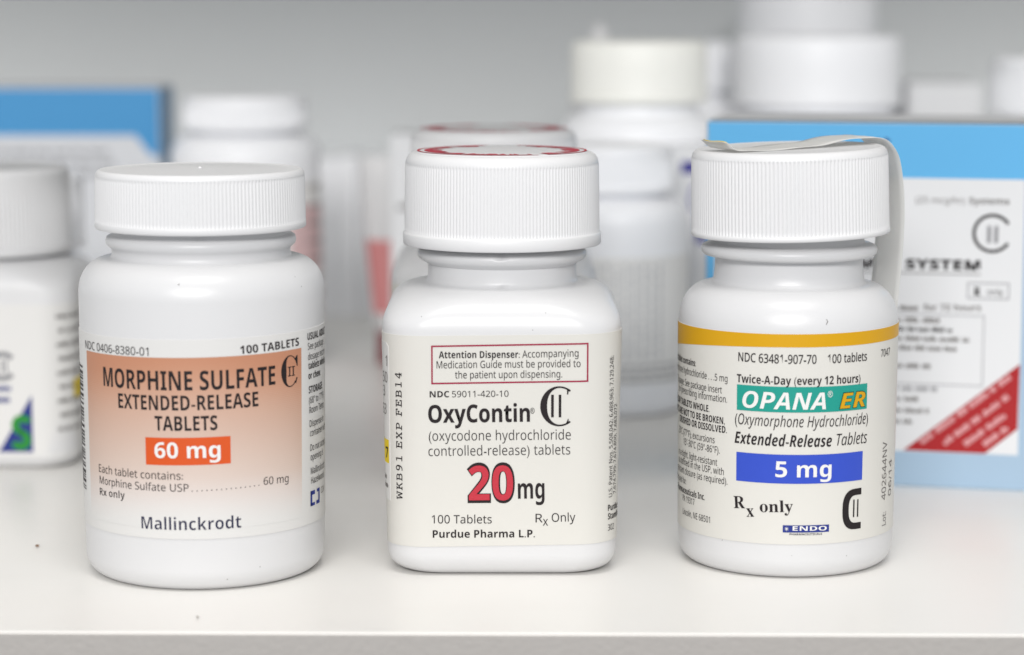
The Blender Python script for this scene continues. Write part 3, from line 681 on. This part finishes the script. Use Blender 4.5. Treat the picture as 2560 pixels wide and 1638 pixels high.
# dropper bottle whose thin tip shows over the cream lid
t = thing('dropper_bottle', 'white dropper bottle with thin pointed tip near the wall behind cream lid', 'dropper bottle', 28.5, 338)
round_body(profile(13, 66, 7, 74, 6), t, seg=48)
cap_mesh('tip', [(9, 72, 0), (9.2, 74, 0), (9, 84, 0), (6, 87, 0), (3.4, 90, 0), (3.0, 101, 0), (2.2, 103, 0), (.4, 103.4, 0)], 0, 0, t)

# ------------------------------------------------------------------ cartons
def carton(name, label, x, y, rz, w, d, h, material, group=None, lean=0):
    t = thing(name, label, 'carton', x, y, rz, group); t.rotation_euler[1] = R(lean)
    bm = bmesh.new(); bmesh.ops.create_cube(bm, size=1)
    for v in bm.verts: v.co = ((v.co.x+.5)*w*MM, (v.co.y+.5)*d*MM, (v.co.z+.5)*h*MM)
    bmesh.ops.bevel(bm, geom=bm.edges[:], offset=.35*MM, segments=2, affect='EDGES', profile=.5)
    me = bpy.data.meshes.new('carton_body'); bm.to_mesh(me); bm.free(); link('carton_body', me, material, t)
    # tuck flap line along the lid
    mesh('lid_flap', [(.6, .5, h+.02), (w-.6, .5, h+.02), (w-.9, d-1.0, h+.25), (.9, d-1.0, h+.25)], [(0, 1, 2, 3)], material, t)
    return t
SIDE = lambda w: (lambda u, z, off=0.0: (w+off, u, z))     # right flank
def left_side(u, z, off=0.0): return (-off, u, z)

# big blue-banded carton on the right
W, HH = 77.5, 84.2
t = carton('medicine_carton', 'white carton with bright blue top band and red corner triangle, standing behind OPANA bottle', 45.2, 101.0, -12.5, W, 34, HH, 'pale_blue_card')
patch('white_panel', S_plane, 2.2, 72.6, 8.3, 71.6, .06, 'white_card', t, 100)
patch('blue_band', S_plane, .38, W-.38, 71.6, 83.8, .07, 'sky_blue_card', t, 100)
patch('blue_band', S_plane, .38, 2.2, .5, 71.6, .07, 'sky_blue_card', t, 100)
patch('blue_band', left_side, .4, 33.5, .5, 83.8, .07, 'sky_blue_card', t, 100)
mesh('card_top', [(.4, .4, HH+.28), (W-.4, .4, HH+.28), (W-.4, 33.4, HH+.32), (.4, 33.4, HH+.32)], [(0, 1, 2, 3)], 'white_card', t)
shape('schedule_mark', S_plane, arc_strip(65.6, 59.3, 4.5, 3.75, 32, 328, 40), .12, 'ink', t)
shape('schedule_numeral', S_plane, [rect(64.4, 57.1, 65.3, 61.0), rect(66.0, 57.1, 66.9, 61.0)], .12, 'grey_ink', t)
letter(S_plane, 'Systems', 'b', (60.2, 65.9), (69.2, 65.9), 1.5, .12, 'soft_ink', t)
letter(S_plane, '(25 mcg/hr)', 'r', (48.2, 65.9), (59.2, 65.9), 1.5, .12, 'soft_ink', t)
letter(S_plane, 'SYSTEM', 'b', (46.2, 50.8), (63.1, 50.8), 2.2, .12, 'ink', t, .03, spacing=1.1)
letter(S_plane, 'TRANSDERMAL', 'b', (16.0, 50.8), (43.8, 50.8), 2.2, .12, 'ink', t, .03)
shape('printed_rule', S_plane, [rect(16, 49.7, 63.2, 49.95)], .12, 'soft_ink', t)
shape('printed_frame', S_plane, [rect(60.3, 44.2, 69.7, 44.45), rect(60.3, 47.75, 69.7, 48.0), rect(60.3, 44.45, 60.55, 47.75), rect(69.45, 44.45, 69.7, 47.75)], .12, 'grey_ink', t)
letter(S_plane, 'R', 'sb', (61.7, 45.1), (63.3, 45.1), 1.8, .12, 'ink', t, .02); letter(S_plane, 'only', 'r', (64.8, 45.2), (68.4, 45.2), 1.4, .12, 'ink', t)
letter(S_plane, 'for 72 hours', 'b', (50.5, 41.2), (63.5, 41.5), 1.5, .12, 'soft_ink', t)
words(S_plane, 30, 49.5, 41.1, 1.2, .12, 'soft_ink', t, 0, 3)
shape('printed_frame', S_plane, [rect(20, 24.0, 64.3, 24.2), rect(20, 40.2, 64.3, 40.4), rect(64.1, 24.2, 64.3, 40.2), rect(20, 24.2, 20.2, 40.2)], .12, 'grey_ink', t)
for i, (u1, z, m) in enumerate([(54.5, 38.4, 'soft_ink'), (57.2, 36.3, 'ink'), (61.5, 34.1, 'soft_ink'), (58.5, 31.9, 'soft_ink'), (52.5, 27.7, 'soft_ink'), (54.8, 22.4, 'grey_ink'), (49.8, 20.0, 'soft_ink'), (52.3, 17.3, 'soft_ink'), (49.7, 14.7, 'soft_ink')]):
    words(S_plane, 26, u1, z, 1.15, .12, m, t, 0, 30+i)
tri = shape('red_triangle', S_plane, [[(46.6, 8.5), (65.2, 8.4), (72.4, 14.4), (72.55, 29.5)]], .12, 'red_card', t)
th = math.atan2(21.0, 26.0)
for i, (a, b, l) in enumerate([(51.0, 10.0, 26), (56.2, 9.9, 18.5), (61.0, 9.9, 13.0), (65.3, 10.0, 7.0)]):
    words(S_plane, a, a+l, b, 1.35, .18, 'pale_red_ink', tri, th, 50+i)
words(S_plane, 37.6, 42.4, 79.6, 1.1, .14, 'royal_ink', t, 0, 7); words(S_plane, 37.2, 42.4, 77.4, 1.0, .14, 'royal_ink', t, 0, 8)

# far carton on the left
t = carton('medicine_carton', 'white carton with blue top band and blue flank near the wall, beside pink-edged bottle', -186.0, 299.0, 0, 76.3, 30, 84.4, 'grey_card')
patch('blue_band', S_plane, .4, 75.9, 69.5, 84.0, .07, 'deep_blue_card', t, 100)
shape('blue_tab', S_plane, [[(68.5, 69.5), (75.9, 69.5), (75.9, 63.0), (73.0, 63.5)]], .07, 'deep_blue_card', t)
patch('blue_flank', SIDE(76.3), .4, 29.6, .4, 84.0, .07, 'shaded_blue_card', t, 100)
for k in range(3): words(S_plane, 16+4*k, 62, 63.5-3.6*k, 1.8, .12, 'grey_ink', t, 0, 120+k)
# slim cartons
for i, (x, y, rz, w, h) in enumerate([(-68.3, 396, 2, 6.6, 56.0), (-61.4, 394.5, -1, 6.8, 56.6), (-54.2, 396, -2, 6.4, 55.8)]):
    carton('slim_carton', 'slim plain white carton standing upright in the row against the wall', x, y, rz, w, 28, h, 'lightened_slim_card', 'slim white cartons against the wall')
t = carton('medicine_carton', 'plain white carton behind the left shoulder of the OxyContin bottle', -35.6, 250, 0, 34, 24, 72.5, 'white_card')
words(S_plane, 2, 16, 50.5, 2.0, .1, 'soft_ink', t, 0, 140)
t = carton('medicine_carton', 'white carton with purple printed blocks beside the blue-banded carton', 38.5, 224.5, 0, 24, 14, 71.0, 'white_card')
shape('purple_block', S_plane, [rect(9.3, 63.0, 15.6, 66.4), rect(13.6, 43.2, 16.4, 53.5)], .07, 'purple_ink', t)
shape('purple_curve', S_plane, arc_strip(20.5, 55.5, 9.0, 8.2, 150, 200, 12), .07, 'purple_ink', t)
t = carton('medicine_carton', 'low white carton lying between the broad smooth lid and narrow lid bottles', 128.5, 333, 0, 24.5, 40, 84.6, 'white_card')

# squeeze tube standing on its cap
t = thing('squeeze_tube', 'white squeeze tube with red lower half standing on its cap behind OxyContin bottle', 'tube', -36.6, 284)
def tube_rings(rows, n=40):
    return [[(a*math.cos(2*math.pi*j/n), b*math.sin(2*math.pi*j/n), z) for j in range(n)] for a, b, z in rows]
v, f = rings_mesh(tube_rings([(4.0, 4.0, 9.5), (5.6, 5.4, 11), (6.2, 5.6, 16), (9.2, 3.2, 46), (10.2, .9, 60), (10.3, .35, 64)])); mesh('tube_body', v, f, 'bottle_plastic', t, 60)
v, f = rings_mesh(tube_rings([(6.25, 5.66, 16), (8.55, 4.05, 38.5)]), False, False); mesh('red_print', v, f, 'tube_red', t, 180)
v, f = rings_mesh(tube_rings([(5.0, 5.0, 0), (5.2, 5.2, .4), (5.2, 5.2, 9.8), (4.8, 4.8, 10.2)])); mesh('tube_cap', v, f, 'tube_dark_red', t, 40)

# ------------------------------------------------------------------ crumbs on the shelf
def crumb(label, x, y, r, material):
    rg = random.Random(x*3+y); bm = bmesh.new(); bmesh.ops.create_icosphere(bm, subdivisions=2, radius=r*MM)
    for q in bm.verts: q.co *= rg.uniform(.75, 1.2); q.co.z = q.co.z*.6 + r*.55*MM
    me = bpy.data.meshes.new('crumb'); bm.to_mesh(me); bm.free(); o = link('crumb', me, material)
    o.location = (x*MM, y*MM, .0002); o['label'] = label; o['category'] = 'crumb'
crumb('tiny brown crumb on bare shelf beside the bottle with orange 60 mg box', -98.0, 26.5, .42, 'crumb_brown')
crumb('tiny grey crumb at the shelf edge before the bottle with orange 60 mg box', -57.5, -32.0, .3, 'dust_grey')
